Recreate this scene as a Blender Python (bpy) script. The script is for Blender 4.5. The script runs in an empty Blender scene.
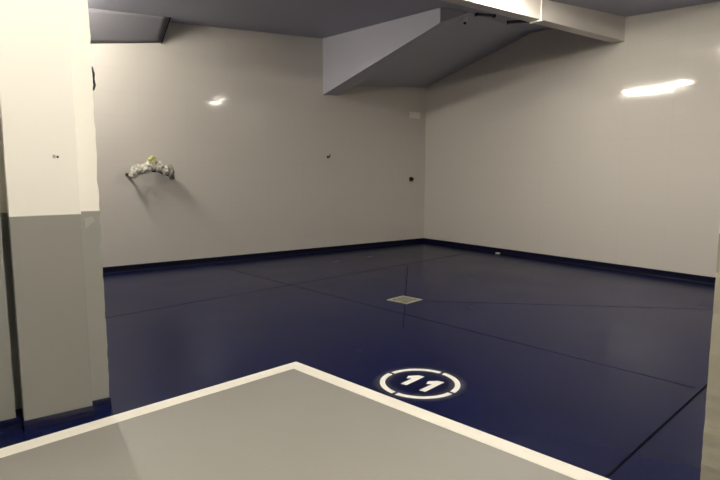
import bpy, bmesh, math, random
from mathutils import Vector, Matrix, noise
random.seed(7)
scn = bpy.context.scene
COL = scn.collection
XC, YC = 7.782, 8.40              # right wall plane, back wall plane
CN, CK = (-0.050, -0.064), 2.919  # the ceiling rises gently towards the far corner
def ceil_z(x, y): return CK - CN[0]*x - CN[1]*y

# ------------------------------------------------------------------ materials
def mat(name, col, rough=0.5, metal=0.0, emit=None, strength=0.0, spec=0.5, coat=0.0):
    m = bpy.data.materials.new(name); m.use_nodes = True
    b = m.node_tree.nodes['Principled BSDF']
    b.inputs['Base Color'].default_value = (*col, 1)
    b.inputs['Roughness'].default_value = rough
    b.inputs['Metallic'].default_value = metal
    b.inputs['Specular IOR Level'].default_value = spec
    b.inputs['Coat Weight'].default_value = coat
    if emit:
        b.inputs['Emission Color'].default_value = (*emit, 1)
        b.inputs['Emission Strength'].default_value = strength
    return m
def nodes(m): return m.node_tree.nodes, m.node_tree.links, m.node_tree.nodes['Principled BSDF']
def new(m, t, **kw):
    n = m.node_tree.nodes.new(t)
    for k, v in kw.items(): setattr(n, k, v)
    return n
def mathn(m, op, a, b=None, c=None):
    n = new(m, 'ShaderNodeMath', operation=op)
    for i, v in enumerate((a, b, c)):
        if v is None: continue
        if isinstance(v, (int, float)): n.inputs[i].default_value = v
        else: m.node_tree.links.new(v, n.inputs[i])
    return n.outputs[0]
def noise_var(m, scale, amount, detail=4, coord='Object', bump=0.0, bump_scale=None, rough_amt=0.0, stretch=None):
    """soft mottling of the base colour, fine bump, varying gloss"""
    N, L, b = nodes(m)
    tc = new(m, 'ShaderNodeTexCoord'); src = tc.outputs[coord]
    if stretch:
        mp = new(m, 'ShaderNodeMapping'); mp.inputs['Scale'].default_value = stretch
        L.new(src, mp.inputs['Vector']); src = mp.outputs[0]
    nz = new(m, 'ShaderNodeTexNoise'); nz.inputs['Scale'].default_value = scale; nz.inputs['Detail'].default_value = detail
    L.new(src, nz.inputs['Vector'])
    col = b.inputs['Base Color'].default_value[:]
    mx = new(m, 'ShaderNodeMix', data_type='RGBA')
    mx.inputs[6].default_value = tuple(c*(1-amount) for c in col[:3]) + (1,)
    mx.inputs[7].default_value = tuple(min(1, c*(1+amount)) for c in col[:3]) + (1,)
    L.new(nz.outputs['Fac'], mx.inputs[0]); L.new(mx.outputs[2], b.inputs['Base Color'])
    if bump:
        n2 = new(m, 'ShaderNodeTexNoise'); n2.inputs['Scale'].default_value = bump_scale or scale*8; n2.inputs['Detail'].default_value = 5
        L.new(src, n2.inputs['Vector'])
        bp = new(m, 'ShaderNodeBump'); bp.inputs['Strength'].default_value = bump; bp.inputs['Distance'].default_value = 0.01
        L.new(n2.outputs['Fac'], bp.inputs['Height']); L.new(bp.outputs[0], b.inputs['Normal'])
    if rough_amt:
        r0 = b.inputs['Roughness'].default_value
        L.new(mathn(m, 'MULTIPLY_ADD', nz.outputs['Fac'], rough_amt, r0 - rough_amt/2), b.inputs['Roughness'])
    return m

def tile_mat(name, axis, off_u, lean=(0,0,0), off_z=-0.018, tw=0.672, th=0.319):
    """large glossy cream tiles; each tile leans a hair differently, soft joints"""
    m = mat(name, (0.61, 0.578, 0.53), 0.07, spec=0.5)
    N, L, b = nodes(m)
    tc = new(m, 'ShaderNodeTexCoord'); sp = new(m, 'ShaderNodeSeparateXYZ'); L.new(tc.outputs['Object'], sp.inputs[0])
    u = mathn(m, 'DIVIDE', mathn(m, 'SUBTRACT', sp.outputs[axis], off_u), tw)
    v = mathn(m, 'DIVIDE', mathn(m, 'SUBTRACT', sp.outputs['Z'], off_z), th)
    cb = new(m, 'ShaderNodeCombineXYZ')
    L.new(mathn(m, 'FLOOR', u), cb.inputs[0]); L.new(mathn(m, 'FLOOR', v), cb.inputs[1])
    wn = new(m, 'ShaderNodeTexWhiteNoise', noise_dimensions='3D'); L.new(cb.outputs[0], wn.inputs['Vector'])
    vm = new(m, 'ShaderNodeVectorMath', operation='SUBTRACT'); L.new(wn.outputs['Color'], vm.inputs[0]); vm.inputs[1].default_value = tuple(.5 - c/.007 for c in lean)
    sc = new(m, 'ShaderNodeVectorMath', operation='SCALE'); L.new(vm.outputs[0], sc.inputs[0]); sc.inputs['Scale'].default_value = 0.007
    # distance to the nearest joint in metres
    fu = mathn(m, 'FRACT', u); fv = mathn(m, 'FRACT', v)
    du = mathn(m, 'MULTIPLY', mathn(m, 'MINIMUM', fu, mathn(m, 'SUBTRACT', 1.0, fu)), tw)
    dv = mathn(m, 'MULTIPLY', mathn(m, 'MINIMUM', fv, mathn(m, 'SUBTRACT', 1.0, fv)), th)
    dm = mathn(m, 'MINIMUM', du, dv)
    mr = new(m, 'ShaderNodeMapRange', interpolation_type='SMOOTHSTEP'); L.new(dm, mr.inputs['Value'])
    mr.inputs['From Min'].default_value = 0.0; mr.inputs['From Max'].default_value = 0.009
    bp = new(m, 'ShaderNodeBump'); bp.inputs['Strength'].default_value = 0.22; bp.inputs['Distance'].default_value = 0.002
    nz = new(m, 'ShaderNodeTexNoise'); nz.inputs['Scale'].default_value = 2.2; nz.inputs['Detail'].default_value = 2
    L.new(tc.outputs['Object'], nz.inputs['Vector'])
    h = mathn(m, 'ADD', mr.outputs[0], mathn(m, 'MULTIPLY', nz.outputs['Fac'], 0.6))
    L.new(h, bp.inputs['Height'])
    ad = new(m, 'ShaderNodeVectorMath', operation='ADD'); L.new(bp.outputs[0], ad.inputs[0]); L.new(sc.outputs[0], ad.inputs[1])
    nm = new(m, 'ShaderNodeVectorMath', operation='NORMALIZE'); L.new(ad.outputs[0], nm.inputs[0])
    L.new(nm.outputs[0], b.inputs['Normal'])
    mx = new(m, 'ShaderNodeMix', data_type='RGBA')
    mx.inputs[6].default_value = (0.59, 0.557, 0.508, 1); mx.inputs[7].default_value = (0.61, 0.578, 0.53, 1)
    L.new(mr.outputs[0], mx.inputs[0]); L.new(mx.outputs[2], b.inputs['Base Color'])
    return m

def pillar_mat(name, split, rough_bump=0.25, white=(0.88, 0.85, 0.77), grey=(0.268, 0.263, 0.238)):
    """white paint above a grey painted band"""
    m = mat(name, white, 0.55)
    N, L, b = nodes(m)
    tc = new(m, 'ShaderNodeTexCoord'); sp = new(m, 'ShaderNodeSeparateXYZ'); L.new(tc.outputs['Object'], sp.inputs[0])
    nz = new(m, 'ShaderNodeTexNoise'); nz.inputs['Scale'].default_value = 3.0; L.new(tc.outputs['Object'], nz.inputs['Vector'])
    zz = mathn(m, 'ADD', sp.outputs['Z'], mathn(m, 'MULTIPLY', mathn(m, 'SUBTRACT', nz.outputs['Fac'], .5), 0.006))
    mr = new(m, 'ShaderNodeMapRange'); L.new(zz, mr.inputs['Value'])
    mr.inputs['From Min'].default_value = split - .002; mr.inputs['From Max'].default_value = split + .002
    mx = new(m, 'ShaderNodeMix', data_type='RGBA'); mx.inputs[6].default_value = (*grey, 1); mx.inputs[7].default_value = (*white, 1)
    L.new(mr.outputs[0], mx.inputs[0]); L.new(mx.outputs[2], b.inputs['Base Color'])
    n2 = new(m, 'ShaderNodeTexNoise'); n2.inputs['Scale'].default_value = 26; n2.inputs['Detail'].default_value = 6
    L.new(tc.outputs['Object'], n2.inputs['Vector'])
    bp = new(m, 'ShaderNodeBump'); bp.inputs['Strength'].default_value = rough_bump; bp.inputs['Distance'].default_value = 0.01
    L.new(n2.outputs['Fac'], bp.inputs['Height']); L.new(bp.outputs[0], b.inputs['Normal'])
    return m

M = {}
M['tile_back'] = tile_mat('tile_back', 'X', 0.225, (0, 0, -.0140))   # the tiling is not quite plumb
M['tile_right'] = tile_mat('tile_right', 'Y', 0.252, (0, 0, -.0118))
M['wall_plain'] = noise_var(mat('wall_plain', (0.62, 0.58, 0.51), 0.5), 1.5, 0.06, bump=0.1)
M['navy'] = noise_var(mat('navy_epoxy', (0.0036, 0.0062, 0.038), 0.25, spec=0.08), 1.3, 0.10, bump=0.05, bump_scale=5, rough_amt=0.12)
M['navy_gloss'] = noise_var(mat('navy_gloss', (0.006, 0.008, 0.042), 0.2, spec=.4), 5, 0.2, bump=0.5, bump_scale=14)
M['navy_edge'] = noise_var(mat('navy_skirting', (0.003, 0.004, 0.018), 0.4, spec=0.2), 5, 0.2, bump=0.3, bump_scale=14)
M['joint'] = mat('joint_dark', (0.002, 0.002, 0.006), 0.9, spec=0.05)
M['faint_joint'] = mat('joint_faint', (0.0025, 0.0038, 0.022), 0.7, spec=0.10)
M['grey_floor'] = noise_var(mat('grey_epoxy', (0.275, 0.265, 0.235), 0.5), 2.2, 0.05, bump=0.12, bump_scale=60)
M['line_paint'] = noise_var(mat('line_paint', (0.87, 0.83, 0.73), 0.5), 7, 0.05, bump=0.15, bump_scale=40)
M['mark_paint'] = noise_var(mat('mark_paint', (0.88, 0.86, 0.79), 0.5), 12, 0.04)
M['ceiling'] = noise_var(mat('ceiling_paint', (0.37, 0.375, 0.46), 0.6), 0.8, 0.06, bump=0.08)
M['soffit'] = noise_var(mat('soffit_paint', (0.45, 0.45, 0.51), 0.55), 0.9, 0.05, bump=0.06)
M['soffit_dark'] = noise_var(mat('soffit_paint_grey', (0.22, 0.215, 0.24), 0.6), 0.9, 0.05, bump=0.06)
M['beam'] = noise_var(mat('beam_paint', (0.70, 0.65, 0.60), 0.5), 1.2, 0.05, bump=0.08)
M['pillar_smooth'] = pillar_mat('pillar_smooth', 1.178, 0.05)
M['pillar_rough'] = pillar_mat('pillar_rough', 1.188, 0.22, grey=(0.29, 0.29, 0.26))
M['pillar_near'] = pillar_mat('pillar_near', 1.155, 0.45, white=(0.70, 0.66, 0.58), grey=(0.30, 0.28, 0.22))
M['white_plastic'] = mat('white_plastic', (0.8, 0.77, 0.7), 0.4)
M['black'] = mat('black_rubber', (0.006, 0.006, 0.006), 0.6)
M['dark_metal'] = mat('dark_metal', (0.035, 0.034, 0.036), 0.45, metal=0.6)
M['strip_grey'] = mat('strip_grey', (0.075, 0.075, 0.08), 0.6)
M['steel'] = noise_var(mat('brushed_steel', (0.46, 0.44, 0.36), 0.42, metal=0.55), 20, 0.2)
M['grate'] = noise_var(mat('worn_grate', (0.24, 0.225, 0.155), 0.5, metal=.3), 30, 0.4)
M['film'] = noise_var(mat('crumpled_film', (0.62, 0.60, 0.52), 0.35), 40, 0.25, bump=0.6, bump_scale=70)
M['yellow'] = noise_var(mat('yellow_tape', (0.52, 0.48, 0.22), 0.45), 40, 0.2, bump=0.4, bump_scale=60)
M['grey_film'] = noise_var(mat('grey_film', (0.22, 0.21, 0.18), 0.4), 40, 0.25, bump=0.5, bump_scale=70)
M['plate'] = mat('reflection_cream', (0.80, 0.77, 0.66), 0.3)  # pale tone of a reflection on the tiles, put into the colour
M['filler'] = mat('plaster_filler', (0.36, 0.36, 0.32), 0.8)
M['debris'] = mat('debris_white', (0.5, 0.5, 0.46), 0.8)
M['lamp_body'] = mat('lamp_body', (0.75, 0.75, 0.73), 0.4)
WARM = (1.0, 0.93, 0.80)
def lamp_mat(name, strength): return mat(name, (0.9, 0.9, 0.85), 0.4, emit=WARM, strength=strength)

# spray-paint haze left around the stencil: thin, ragged, partly see-through paint
def spray_mat(cx, cy, r):
    m = mat('overspray', (0.50, 0.49, 0.50), 0.6)
    N, L, b = nodes(m)
    tc = new(m, 'ShaderNodeTexCoord'); sp = new(m, 'ShaderNodeSeparateXYZ'); L.new(tc.outputs['Object'], sp.inputs[0])
    dx = mathn(m, 'SUBTRACT', sp.outputs[0], cx); dy = mathn(m, 'SUBTRACT', sp.outputs[1], cy)
    d = mathn(m, 'SQRT', mathn(m, 'ADD', mathn(m, 'MULTIPLY', dx, dx), mathn(m, 'MULTIPLY', dy, dy)))
    e = mathn(m, 'ABSOLUTE', mathn(m, 'SUBTRACT', d, r))
    mr = new(m, 'ShaderNodeMapRange', interpolation_type='SMOOTHSTEP'); L.new(e, mr.inputs['Value'])
    mr.inputs['From Min'].default_value = 0.0; mr.inputs['From Max'].default_value = 0.075
    mr.inputs['To Min'].default_value = 0.28; mr.inputs['To Max'].default_value = 0.0
    nz = new(m, 'ShaderNodeTexNoise'); nz.inputs['Scale'].default_value = 7; L.new(tc.outputs['Object'], nz.inputs['Vector'])
    L.new(mathn(m, 'MULTIPLY', mr.outputs[0], nz.outputs['Fac']), b.inputs['Alpha'])
    return m

# ------------------------------------------------------------------ mesh helpers
def link(name, bm, m, parent=None, smooth=False, bevel=0.0):
    me = bpy.data.meshes.new(name)
    bmesh.ops.recalc_face_normals(bm, faces=bm.faces)
    bm.to_mesh(me); bm.free()
    o = bpy.data.objects.new(name, me); COL.objects.link(o)
    me.materials.append(m)
    if smooth:
        for p in me.polygons: p.use_smooth = True
    if bevel:
        md = o.modifiers.new('edge', 'BEVEL'); md.width = bevel; md.segments = 2; md.limit_method = 'ANGLE'
    if parent: o.parent = parent
    return o
def rel(pts, org): return [tuple(Vector(p) - Vector(org)) for p in pts]
def poly_solid(bm, pts, faces):
    vs = [bm.verts.new(p) for p in pts]
    for f in faces: bm.faces.new([vs[i] for i in f])
    return bm
def box(x0, x1, y0, y1, z0, z1, bm=None):
    bm = bm or bmesh.new()
    p = [(x0,y0,z0),(x1,y0,z0),(x1,y1,z0),(x0,y1,z0),(x0,y0,z1),(x1,y0,z1),(x1,y1,z1),(x0,y1,z1)]
    return poly_solid(bm, p, [(0,1,2,3),(4,5,6,7),(0,1,5,4),(1,2,6,5),(2,3,7,6),(3,0,4,7)])
def prism(pts2, z0, z1, bm=None):
    bm = bm or bmesh.new(); n = len(pts2)
    lo = [bm.verts.new((x, y, z0)) for x, y in pts2]; hi = [bm.verts.new((x, y, z1)) for x, y in pts2]
    bm.faces.new(lo); bm.faces.new(hi)
    for i in range(n):
        j = (i+1) % n; bm.faces.new((lo[i], lo[j], hi[j], hi[i]))
    return bm
def strip(a, b, w, z0, z1, bm=None):
    a, b = Vector(a), Vector(b); d = (b-a).normalized(); n = Vector((-d.y, d.x))*w/2
    return prism([(a+n)[:], (b+n)[:], (b-n)[:], (a-n)[:]], z0, z1, bm)
def tube(pts, r, bm=None, seg=10):
    bm = bm or bmesh.new(); rings = []; pts = [Vector(p) for p in pts]
    rr = r if isinstance(r, (list, tuple)) else [r]*len(pts)
    for i, p in enumerate(pts):
        t = (pts[min(i+1, len(pts)-1)] - pts[max(i-1, 0)]).normalized()
        a = t.orthogonal().normalized() if i == 0 else (rings[-1][1] - t*rings[-1][1].dot(t)).normalized()
        c = t.cross(a)
        rings.append(([bm.verts.new(p + (a*math.cos(k*2*math.pi/seg) + c*math.sin(k*2*math.pi/seg))*rr[i]) for k in range(seg)], a))
    for i in range(len(rings)-1):
        A, B = rings[i][0], rings[i+1][0]
        for k in range(seg): bm.faces.new((A[k], A[(k+1)%seg], B[(k+1)%seg], B[k]))
    bm.faces.new(rings[0][0]); bm.faces.new(rings[-1][0])
    return bm
def lump(c, r, seed, amp=0.28, bm=None):
    """crumpled, film-wrapped lump"""
    bm = bm or bmesh.new(); c = Vector(c)
    g = bmesh.ops.create_icosphere(bm, subdivisions=4, radius=1.0)
    for v in g['verts']:
        n = v.co.normalized()
        k = 1 + amp*noise.noise(n*2.3 + Vector((seed*7.1, 0, 0))) + amp*.5*noise.noise(n*6 + Vector((0, seed*3.3, 0)))
        v.co = c + Vector((n.x*r[0], n.y*r[1], n.z*r[2]))*k
    return bm
def empty(name, loc, parent=None):
    o = bpy.data.objects.new(name, None); COL.objects.link(o); o.location = loc
    if parent: o.parent = parent
    o.empty_display_size = 0.1
    return o
def tag(o, label, cat, group=None):
    o['label'] = label; o['category'] = cat; o['kind'] = 'thing'
    if group: o['group'] = group
    return o
def struct(o, label=None):
    o['kind'] = 'structure'
    if label: o['label'] = label
    return o

# ------------------------------------------------------------------ setting
XL, YF = -5.0, -4.0     # far left and front ends of the garage behind the viewer
struct(link('floor', box(XL, XC, YF, YC, -0.2, 0.0), M['navy']), 'dark navy glossy painted garage floor')
struct(link('wall_back', box(XL-.2, XC+.2, YC, YC+.2, -.2, 4.2), M['tile_back']), 'cream glossy tiled back wall')
struct(link('wall_right', box(XC, XC+.2, YF-.2, YC, -.2, 4.2), M['tile_right']), 'cream glossy tiled right wall')
struct(link('wall_left', box(XL-.2, XL, YF-.2, YC, -.2, 4.2), M['wall_plain']))
struct(link('wall_front', box(XL, XC, YF-.2, YF, -.2, 4.2), M['wall_plain']))
# ceiling slab: sloping over the bay, flat over the aisle and at the far left
XR, YR, ZF = 1.15, 4.41, 3.50
def ceil_slab(pts, bm):
    n = len(pts)
    lo = [bm.verts.new(p) for p in pts]; hi = [bm.verts.new((p[0], p[1], p[2]+.2)) for p in pts]
    bm.faces.new(lo); bm.faces.new(hi)
    for i in range(n):
        j = (i+1) % n; bm.faces.new((lo[i], lo[j], hi[j], hi[i]))
bm = bmesh.new()
cz = lambda x, y: (x, y, ceil_z(x, y))
ceil_slab([cz(XR, YR), cz(XC, YR), cz(XC, YC), cz(XR, YC)], bm)
ceil_slab([cz(5.0, 2.9), cz(XC, 2.9), cz(XC, YR), cz(5.0, YR)], bm)
box(XL, 5.0, YF, YR, ZF, ZF+.2, bm)
box(5.0, XC, YF, 2.9, ZF, ZF+.2, bm)
box(XL, XR, YR, YC, ZF, ZF+.2, bm)
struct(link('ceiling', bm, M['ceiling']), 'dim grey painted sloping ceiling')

# white beam across the ceiling
bz = lambda x: 3.246 + (x - 5.0)*0.004
x0, x1, y0, y1 = XL, XC, 4.33, 4.49
pts = [(x0,y0,bz(x0)),(x1,y0,bz(x1)),(x1,y1,bz(x1)),(x0,y1,bz(x0)),
       (x0,y0,3.62),(x1,y0,ceil_z(x1,y0)+.03),(x1,y1,ceil_z(x1,y1)+.03),(x0,y1,3.62)]
struct(link('beam', poly_solid(bmesh.new(), pts, [(0,1,2,3),(4,5,6,7),(0,1,5,4),(1,2,6,5),(2,3,7,6),(3,0,4,7)]), M['beam'], bevel=.004),
       'white painted ceiling beam running into the right wall')

# sloping soffit in the far right corner, deep side face towards the left
up = .06
S = {'p4': (5.235,5.40,3.34), 's0': (5.345,YC,2.772), 's1': (5.66,YC,2.79), 's2': (6.06,YC,2.99), 'w': (XC,YC,3.12), 'v': (XC,5.84,3.70),
     'e': (5.79,5.36,3.565), 't0': (5.345,YC,3.72+up), 't1': (5.235,5.40,ceil_z(5.235,5.4)+up), 'te': (5.79,5.36,ceil_z(5.79,5.36)+up),
     'tv': (XC,5.84,ceil_z(XC,5.84)+up), 'tw': (XC,YC,ceil_z(XC,YC)+up)}
K = list(S); ix = {k: i for i, k in enumerate(K)}
F = [('p4','s0','s1'), ('p4','s1','s2'), ('p4','s2','e'), ('e','s2','v'), ('v','s2','w'),
     ('p4','s0','t0','t1'), ('p4','e','te','t1'), ('e','v','tv','te'), ('t0','t1','te','tv','tw'), ('v','w','tv'), ('w','tw','tv'), ('s0','s1','s2','w','tw','t0')]
bm = poly_solid(bmesh.new(), list(S.values()), [[ix[k] for k in f] for f in F])
struct(link('soffit', bm, M['soffit']), 'grey sloping soffit with a deep side face in the far corner')

# leaning soffit panel at the upper left of the back wall
A0, B0 = (1.50, YC, 3.125), (2.58, YC, 3.28)
C0, D0 = (2.60, 8.03, ceil_z(2.60,8.03)+.01), (1.50, 8.03, ceil_z(1.50,8.03)+.01)
bm = bmesh.new(); G = []
for a in range(13):
    u = a/12; p, q = Vector(A0).lerp(Vector(B0), u), Vector(D0).lerp(Vector(C0), u)
    G.append([bm.verts.new(p.lerp(q, b/8)) for b in range(9)])
for a in range(12):
    for b in range(8): bm.faces.new((G[a][b], G[a+1][b], G[a+1][b+1], G[a][b+1]))
for f in bm.faces: f.smooth = True
ta, tb = bm.verts.new((A0[0], YC, 3.62)), bm.verts.new((B0[0], YC, 3.66))
bm.faces.new(G[0] + [ta]); bm.faces.new(G[12] + [tb])
bm.faces.new([g[0] for g in G] + [tb, ta]); bm.faces.new([g[8] for g in G] + [tb, ta])
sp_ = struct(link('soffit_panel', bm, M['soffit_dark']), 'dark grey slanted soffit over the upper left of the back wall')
# the dark open seam along its end
bm = bmesh.new(); tube([(2.588, YC-.012, 3.275), (2.61, 8.03, ceil_z(2.61,8.03)-.004)], .009, bm, 6)
struct(link('trim_seam', bm, M['joint'], parent=sp_))

# navy painted skirting at the foot of the tiled walls
def skirting(name, a, b, n, h=.09, d=.022):
    a, b, n = Vector(a), Vector(b), Vector(n)
    prof = [(0, 0), (d+.004, 0), (d+.001, .012), (d, .03), (d, h-.008), (d-.008, h), (0, h)]
    bm = bmesh.new(); R0 = [bm.verts.new((*(a+n*u), z)) for u, z in prof]; R1 = [bm.verts.new((*(b+n*u), z)) for u, z in prof]
    bm.faces.new(R0); bm.faces.new(R1)
    for i in range(len(prof)):
        j = (i+1) % len(prof); bm.faces.new((R0[i], R0[j], R1[j], R1[i]))
    return struct(link(name, bm, M['navy_edge']), 'low navy painted skirting')
skirting('baseboard_back', (XL, YC), (XC, YC), (0, -1))
skirting('baseboard_right', (XC, YF), (XC, YC), (-1, 0))

# aisle floor: grey paint inside the cream border line, corner at P
P = Vector((1.990, 3.531))
dl = (Vector((0.104, 3.262)) - P).normalized(); dr = (Vector((2.352, 1.253)) - P).normalized()
nl = Vector((dl.y, -dl.x)); nl = nl if nl.dot(dr) > 0 else -nl
nr = Vector((dr.y, -dr.x)); nr = nr if nr.dot(dl) > 0 else -nr
def offset(w):   # corner of the border inset by w
    a, b = P + nl*w, P + nr*w
    # a + s*dl = b + t*dr
    det = dl.x*(-dr.y) - dl.y*(-dr.x); r = b - a
    s = (r.x*(-dr.y) - r.y*(-dr.x))/det
    return a + dl*s
LW = .108
q0, q1 = P, offset(LW)
eL, eR = 6.4, 6.0
g = [q1[:], (q1+dl*eL)[:], (XL+.02, YF+.02), ((q1+dr*eR).x, YF+.02), (q1+dr*4.2)[:]]
g = [q1[:], (q1+dl*6.6)[:], (-4.6, -3.6), ((q1+dr*7.0)[:])]
struct(link('floor_aisle', prism(g, 0.0, .002), M['grey_floor']), 'light grey painted driving aisle floor')
bm = prism([q0[:], (q0+dl*6.6)[:], (q1+dl*6.6)[:], q1[:], (q1+dr*7.0)[:], (q0+dr*7.0)[:]], 0.0, .004)
ln = tag(link('border_line', bm, M['line_paint']), 'cream painted border line bending in a corner between grey aisle and navy floor', 'floor line')

# saw-cut joints in the slab
def joint(n, a, b, w, m, lab=None):
    return struct(link('trim_%d' % n, strip(a, b, w, 0.0, .0012), M[m]), lab)
def ext(a, b, s, e):
    a, b = Vector(a), Vector(b); d = (b-a).normalized(); return a - d*s, b + d*e
joint(1, *ext((2.345,1.283), (4.044,1.518), -.005, 3.65), .014, 'joint', 'black open floor joint crossing the near right floor')
joint(2, *ext((3.193,7.957), (3.857,1.534), .36, 0), .008, 'faint_joint')
joint(3, *ext((1.119,5.756), (3.224,6.099), 1.5, 4.4), .008, 'faint_joint')
joint(4, (5.60,6.40), (4.15,4.78), .010, 'faint_joint')
joint(5, (3.83,4.42), (3.25,3.77), .010, 'faint_joint')
joint(6, (4.14,4.45), (6.30,2.40), .005, 'faint_joint')

# ------------------------------------------------------------------ pillars
def rough_edge_box(x0, x1, y0, y1, z0, z1, edges, amp, seed, cuts=70):
    """box whose named vertical edges are chipped and wavy"""
    bm = bmesh.new(); rings = []
    for i in range(cuts+1):
        z = z0 + (z1-z0)*i/cuts; ring = []
        for j, (x, y) in enumerate(((x0,y0),(x1,y0),(x1,y1),(x0,y1))):
            dx = dy = 0
            if j in edges:
                k = noise.noise(Vector((seed+j*5, 0, z*9)))*.55 + noise.noise(Vector((seed, j*3, z*31)))*.45
                dx = amp*k
            ring.append(bm.verts.new((x+dx, y+dy, z)))
        rings.append(ring)
    bm.faces.new(rings[0]); bm.faces.new(rings[-1])
    for A, B in zip(rings, rings[1:]):
        for k in range(4): bm.faces.new((A[k], A[(k+1)%4], B[(k+1)%4], B[k]))
    return bm
pl_ = struct(empty('pillar_left', (0.4, 3.6, 0)), 'white over grey painted pillar at the left')
def pchild(name, bm, m, **kw):
    o = link(name, bm, m, parent=pl_, **kw); o.matrix_parent_inverse = Matrix.Translation((-.4, -3.6, 0)); return o
ztop = 3.3
pchild('shaft', rough_edge_box(.240, .682, 3.495, 3.90, 0, ztop, (1,), .011, 3.1), M['pillar_rough'])
pchild('shaft', rough_edge_box(-.62, .196, 3.495, 3.90, 0, ztop, (1,), .004, 6.3), M['pillar_rough'])
pchild('shaft_core', rough_edge_box(-.60, .60, 3.62, 3.88, 0, ztop, (), 0, 1), M['pillar_rough'])
pchild('pilaster', rough_edge_box(.2290, .571, 3.415, 3.50, 0, ztop, (), 0, 1), M['pillar_smooth'], bevel=.003)
# navy painted foot of the pillar: cove profile wrapping shaft and pilaster
bm = bmesh.new()
def foot(x0, x1, y0, y1, h, d):
    a = [(x0-d*.2, y0-d), (x1+d*.6, y0-d), (x1+d*.6, y1), (x0-d*.2, y1)]
    b_ = [(x0-.004, y0-.005), (x1+.005, y0-.005), (x1+.005, y1), (x0-.004, y1)]
    lo = [bm.verts.new((*p, .0)) for p in a]; mid = [bm.verts.new((*[(u*.3+v*.7) for u, v in zip(p, q)], .02)) for p, q in zip(a, b_)]
    hi = [bm.verts.new((*q, h)) for q in b_]
    bm.faces.new(lo); bm.faces.new(hi)
    for A, B in ((lo, mid), (mid, hi)):
        for k in range(4): bm.faces.new((A[k], A[(k+1)%4], B[(k+1)%4], B[k]))
foot(.229, .571, 3.415, 3.497, .062, .009)
foot(-.62, .682, 3.495, 3.90, .060, .009)
pchild('skirting', bm, M['navy_gloss'])
# old filler patch on the rough strip
bm = prism([(.600,-.02),(.655,.012),(.640,.03),(.598,.022)], 0, .004)
for v in bm.verts: v.co = Vector((v.co.x, 3.493 - v.co.z, 1.115 + v.co.y*1.4))
pchild('filler_patch', bm, M['filler'])

pn = struct(link('pillar_right', rough_edge_box(2.553, 3.0, .5, .968, 0, 3.2, (3, 0), .010, 8.4, 110), M['pillar_near']), 'grey painted rough pillar at the right edge')

# ------------------------------------------------------------------ bay number in its broken ring
C = Vector((2.456, 2.672)); RO, RI = .270, .234
th0 = math.atan2(dr.y, dr.x)                       # text runs along the right arm of the border line
ex = Vector((math.cos(th0), math.sin(th0))); ey = Vector((-ex.y, ex.x))   # ey: top of the digits
num = tag(empty('bay_marking', (C.x, C.y, 0)), 'white stencilled number 11 inside a broken ring on the navy floor', 'floor marking')
def mk(name, bm, m, label=None):
    o = link(name, bm, m, parent=num); o.matrix_parent_inverse = Matrix.Translation((-C.x, -C.y, 0))
    if label: o['label'] = label
    return o
gaps = []
for gp in ((2.414,2.929),(2.694,2.714),(2.504,2.419),(2.205,2.632)):
    v = Vector(gp) - C; gaps.append(math.atan2(v.y, v.x))
gaps.sort()
for i, a in enumerate(gaps):
    b_ = gaps[(i+1) % 4]; b_ = b_ if b_ > a else b_ + 2*math.pi
    a1, b1 = a + .055, b_ - .055
    arc = [a1 + (b1-a1)*k/24 for k in range(25)]
    p = [(C + Vector((math.cos(t), math.sin(t)))*RO)[:] for t in arc] + [(C + Vector((math.cos(t), math.sin(t)))*RI)[:] for t in reversed(arc)]
    bm = bmesh.new()
    vo = p[:25]; vi = p[25:][::-1]
    for z in (0, .0016):
        pass
    lo_o = [bm.verts.new((*q, 0)) for q in vo]; lo_i = [bm.verts.new((*q, 0)) for q in vi]
    hi_o = [bm.verts.new((*q, .0016)) for q in vo]; hi_i = [bm.verts.new((*q, .0016)) for q in vi]
    for k in range(24):
        bm.faces.new((hi_o[k], hi_o[k+1], hi_i[k+1], hi_i[k])); bm.faces.new((lo_o[k], lo_o[k+1], lo_i[k+1], lo_i[k]))
        bm.faces.new((lo_o[k], lo_o[k+1], hi_o[k+1], hi_o[k])); bm.faces.new((lo_i[k], lo_i[k+1], hi_i[k+1], hi_i[k]))
    bm.faces.new((lo_o[0], lo_i[0], hi_i[0], hi_o[0])); bm.faces.new((lo_o[24], lo_i[24], hi_i[24], hi_o[24]))
    mk('ring_segment', bm, M['mark_paint'])
DIG = {0: [(2.333,2.739),(2.347,2.693),(2.566,2.740),(2.548,2.785),(2.478,2.822),(2.439,2.796),(2.466,2.765)],
       1: [(2.357,2.572),(2.371,2.526),(2.603,2.574),(2.585,2.620),(2.525,2.658),(2.480,2.632),(2.506,2.600)]}
for k in (0, 1):
    ctr = sum((Vector(q) for q in DIG[k]), Vector((0, 0)))/7 ; pull = C + (ctr - C)*.95
    mk('digit', prism([(pull + (Vector(q) - ctr)*.93)[:] for q in DIG[k]], 0, .0016), M['mark_paint'])
bm = bmesh.new()   # a film of stray paint: one skin on the floor
bm.faces.new([bm.verts.new((*(C + Vector((math.cos(t), math.sin(t)))*(RO+.055)), .0007)) for t in [k*math.pi/24 for k in range(48)]])
mk('overspray', bm, spray_mat(C.x, C.y, (RO+RI)/2), 'faint ragged spray haze around the white ring')

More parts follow.
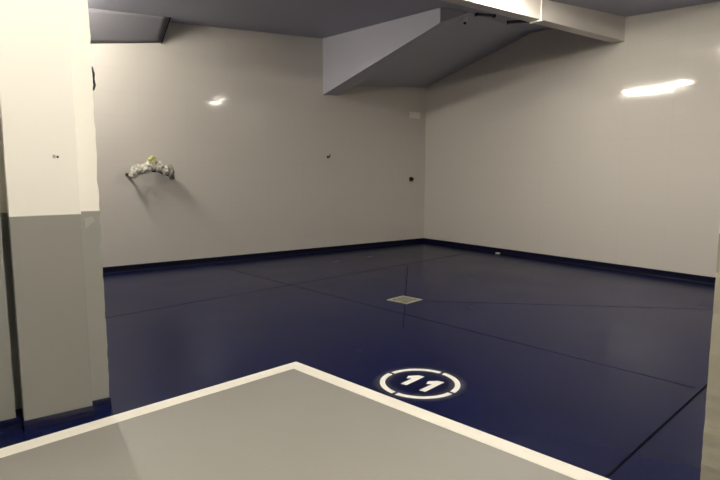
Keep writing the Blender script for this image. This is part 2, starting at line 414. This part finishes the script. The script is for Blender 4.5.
# ------------------------------------------------------------------ floor drain
dc = Vector((3.995, 4.612)); da = math.radians(10.5)
dn = tag(empty('floor_drain', (dc.x, dc.y, 0)), 'square metal drain cover set in the navy floor', 'drain')
dn.rotation_euler = (0, 0, da)
hw = .142
bm = bmesh.new()
for a0, a1, b0, b1 in ((-hw,hw,-hw,-hw+.035),(-hw,hw,hw-.035,hw),(-hw,-hw+.035,-hw+.035,hw-.035),(hw-.035,hw,-hw+.035,hw-.035)):
    box(a0, a1, b0, b1, 0, .008, bm)
link('frame', bm, M['steel'], parent=dn)
link('tray', box(-hw+.035, hw-.035, -hw+.035, hw-.035, .0005, .0025), M['black'], parent=dn)
bm = bmesh.new()   # round grate plate with slots between its bars
for k in range(-4, 5):
    y = k*.023; hl = math.sqrt(max(.0, .104**2 - y*y))
    if hl > .02: box(-hl, hl, y-.0075, y+.0075, .0025, .007, bm)
ring = [k*math.pi/20 for k in range(40)]
for k in range(40):
    a, b_ = ring[k], ring[(k+1) % 40]
    if b_ < a: b_ += 2*math.pi
    prism([(.106*math.cos(a),.106*math.sin(a)),(.106*math.cos(b_),.106*math.sin(b_)),(.086*math.cos(b_),.086*math.sin(b_)),(.086*math.cos(a),.086*math.sin(a))], .0025, .0075, bm)
bmesh.ops.remove_doubles(bm, verts=bm.verts, dist=.0002)
link('grate', bm, M['grate'], parent=dn)

# ------------------------------------------------------------------ wrapped pipe fitting on the back wall
fx = tag(empty('pipe_fitting', (2.35, YC, 1.40)), 'arched pipe fitting wrapped in crumpled whitish film, sticking out of the back wall', 'pipe fitting')
def fp(name, bm, m, label=None, smooth=True):
    o = link(name, bm, m, parent=fx, smooth=smooth); o.matrix_parent_inverse = Matrix.Translation((-2.35, -YC, -1.40))
    if label: o['label'] = label
    return o
YP = 8.20
fp('inlet_pipe', tube([(2.02,YC+.01,1.395),(2.04,8.32,1.398),(2.06,YP,1.402)], .020), M['dark_metal'])
fp('inlet_pipe', tube([(2.665,YC+.01,1.345),(2.645,8.32,1.345),(2.610,YP,1.352)], .026), M['dark_metal'])
fp('cross_pipe', tube([(2.06,YP+.01,1.39),(2.16,YP+.01,1.412),(2.28,YP,1.445),(2.40,YP,1.445),(2.50,YP+.01,1.405),(2.61,YP+.01,1.36)], .020), M['dark_metal'])
for i, (c, r) in enumerate([((2.075,8.19,1.430),(.046,.055,.088)), ((2.060,8.20,1.385),(.055,.05,.045)), ((2.155,8.20,1.465),(.070,.06,.070)), ((2.240,8.19,1.480),(.066,.06,.074)),
                            ((2.320,8.20,1.520),(.064,.06,.080)), ((2.410,8.19,1.500),(.066,.06,.070)), ((2.500,8.20,1.450),(.064,.06,.066))]):
    fp('film_wrap', lump(c, r, i+1, .42), M['film'])
fp('film_wrap', lump((2.585,8.19,1.425), (.046,.06,.098), 11, .35), M['grey_film'], 'grey film wrap on the end valve')
fp('cap', lump((2.325,8.185,1.590), (.056,.05,.056), 21, .55), M['yellow'], 'yellow wrapped cap')
fp('valve_stem', tube([(2.315,8.19,1.46),(2.315,8.19,1.56)], .018), M['dark_metal'])

# small things left on the back wall, and a patch added for a reflection
hk = tag(empty('wall_hook', (5.438, YC, 1.70)), 'tiny dark bent hook sticking out of the middle of the back wall', 'hook')
o = link('shank', tube([(0,.01,0),(0,-.05,0),(.004,-.062,.012),(.004,-.062,.045)], .009), M['dark_metal'], parent=hk, smooth=True)
o = link('flange', tube([(0,0,0),(0,-.008,0)], .022, seg=14), M['dark_metal'], parent=hk)
cp = tag(empty('pipe_stub', (7.407, YC, 1.30)), 'small black capped pipe stub low on back wall near the corner', 'pipe stub')
link('collar', tube([(0,.006,0),(0,-.012,0)], .044, seg=18), M['black'], parent=cp)
link('plug', tube([(0,-.012,0),(0,-.05,0)], .034, seg=18), M['black'], parent=cp)
refl = tag(empty('reflection_patch', (7.50, YC, 2.56)), 'small pale patch standing in for a reflection, high on back wall beside the corner', 'reflection patch')  # added patch in place of a reflection on the glossy tiles
link('cover', box(-.15, .13, -.012, .008, -.065, .055), M['plate'], parent=refl, bevel=.006)  # flat box shaped for the reflection, no real cover
link('screw', tube([(-.10,-.012,0),(-.10,-.015,0)], .008), M['steel'], parent=refl)  # screws are added detail on the reflection patch
link('screw', tube([(.08,-.012,0),(.08,-.015,0)], .008), M['steel'], parent=refl)

# black clip peeping out at the pillar's far side
ck = tag(empty('cable_clip', (.692, 3.60, 1.95)), 'black bent cable clip peeping from behind the left pillar edge', 'clip')
link('loop', tube([(-.004,0,.07),(.012,0,.065),(.020,0,.03),(.017,0,0),(.022,0,-.035),(.014,0,-.06),(-.004,0,-.062)], .007), M['black'], parent=ck, smooth=True)
link('mount', box(-.016, .004, -.012, .012, -.02, .03), M['black'], parent=ck)
# chipped screw hole in the pilaster
sh = tag(empty('wall_anchor', (.466, 3.415, 1.492)), 'tiny dark screw anchor in the white part of the left pillar', 'anchor')
link('sleeve', tube([(.006,.004,0),(.006,-.003,0)], .0065), M['dark_metal'], parent=sh)
link('chip', lump((-.010,0,.002), (.007,.002,.009), 5, .4), M['filler'], parent=sh)

# fittings under the ceiling between soffit and beam
def under(x, y): return ceil_z(x, y)
sk = tag(empty('sprinkler', (5.86, 5.56, 3.535)), 'small pale ceiling nozzle beside a dark strip at the soffit tip', 'nozzle')
link('nozzle_body', tube([(0,0,.01),(0,0,-.05),(0,0,-.06)], [.04,.04,.03], seg=16), M['white_plastic'], parent=sk)
link('nozzle_tip', tube([(0,0,-.06),(0,0,-.085)], [.022,.016], seg=14), M['black'], parent=sk)
def ceiling_strip(a, b, w, h, label):
    a, b = Vector(a), Vector(b); d = (b-a).normalized(); L = (b-a).length
    r = tag(empty('ceiling_strip', a), label, 'ceiling strip')
    r.rotation_euler = d.to_track_quat('X', 'Z').to_euler()
    link('body', box(0, L, -w/2, w/2, -h, .02), M['strip_grey'], parent=r, bevel=.005)
    link('end_cap', box(-.02, .0, -w/2-.005, w/2+.005, -h-.008, .02), M['dark_metal'], parent=r)
    link('end_cap', box(L, L+.02, -w/2-.005, w/2+.005, -h-.008, .02), M['dark_metal'], parent=r)
    return r
ceiling_strip((5.88,5.36,3.555), (6.14,5.30,3.565), .05, .03, 'short dark strip fitting under the ceiling beside the small pale nozzle')
ceiling_strip((6.68,5.48,under(6.68,5.48)), (6.93,5.13,under(6.93,5.13)), .06, .035, 'dark strip fitting under the ceiling leading to the white clip on the beam')
cb = tag(empty('cable', (5.868, 4.325, bz(5.868))), 'thin white cable down the beam face, clipped under its lower edge', 'cable')
link('drop', tube([(0,-.002,.26),(0,-.002,.10),(0,-.002,-.004),(0,.01,-.012)], .008), M['white_plastic'], parent=cb, smooth=True)
link('clip', box(-.02, .02, -.012, .15, -.02, -.002), M['white_plastic'], parent=cb, bevel=.004)

# white speck by the skirting of the right wall
db = tag(link('debris_flake', lump((7.70,6.40,.012), (.035,.045,.012), 4, .3), M['debris']), 'small pale flake of debris on the floor against the right skirting', 'debris')

# ------------------------------------------------------------------ batten lamps (all above or beside the frame)
def batten(x, ya, yb, z, strength, label, zc=None, tube_r=.022, tubes=1):
    L = yb - ya
    r = tag(empty('batten_lamp', (x, ya, z)), label, 'lamp', 'ceiling batten lamps')
    link('housing', box(-.05, .05, 0, L, .03, .075), M['lamp_body'], parent=r)
    for s in (0, L):
        link('tube_holder', box(-.03, .03, s-.012, s+.012, -.03, .035), M['lamp_body'], parent=r)
    link('rod', box(-.01, .01, L/2-.01, L/2+.01, .07, (zc or ZF) - z + .01), M['lamp_body'], parent=r)
    link('lamp_tube', tube([(0, .015, 0), (0, L-.015, 0)], tube_r, seg=12), lamp_mat('tube_glow', strength), parent=r)
    return r
STR = dict(A=260, B=185, C=225, D=45, E=75)
batten(4.93, 3.02, 4.22, 3.42, STR['A'], 'ceiling batten lamp just in front of the white beam')
batten(0.95, 6.40, 8.03, 3.40, STR['B'], 'ceiling batten lamp hidden behind the left pillar')
batten(0.55, 0.70, 2.50, 3.36, STR['C'], 'ceiling batten lamp over the aisle in front of the left pillar')
batten(0.60, -2.6, -0.8, 3.36, STR['D'], 'ceiling batten lamp behind the viewer')
batten(6.82, -0.4, 0.62, 3.36, STR['E'], 'ceiling batten lamp at the right of the aisle')

# ------------------------------------------------------------------ world, camera, view
w = bpy.data.worlds.new('World'); scn.world = w; w.use_nodes = True
w.node_tree.nodes['Background'].inputs[0].default_value = (0.02, 0.02, 0.022, 1)
cam = bpy.data.cameras.new('Camera'); co = bpy.data.objects.new('Camera', cam); COL.objects.link(co)
cam.sensor_width = 36; cam.lens = 555/720*36; cam.clip_start = .05
co.location = (0, 0, 1.4)
co.rotation_euler = (math.pi/2 - math.atan(66/555), 0, math.radians(53.8 - 90))
scn.camera = co
scn.view_settings.view_transform = 'Standard'; scn.view_settings.look = 'None'
scn.view_settings.gamma = 1; scn.view_settings.use_curve_mapping = False
scn.view_settings.exposure = 0.66
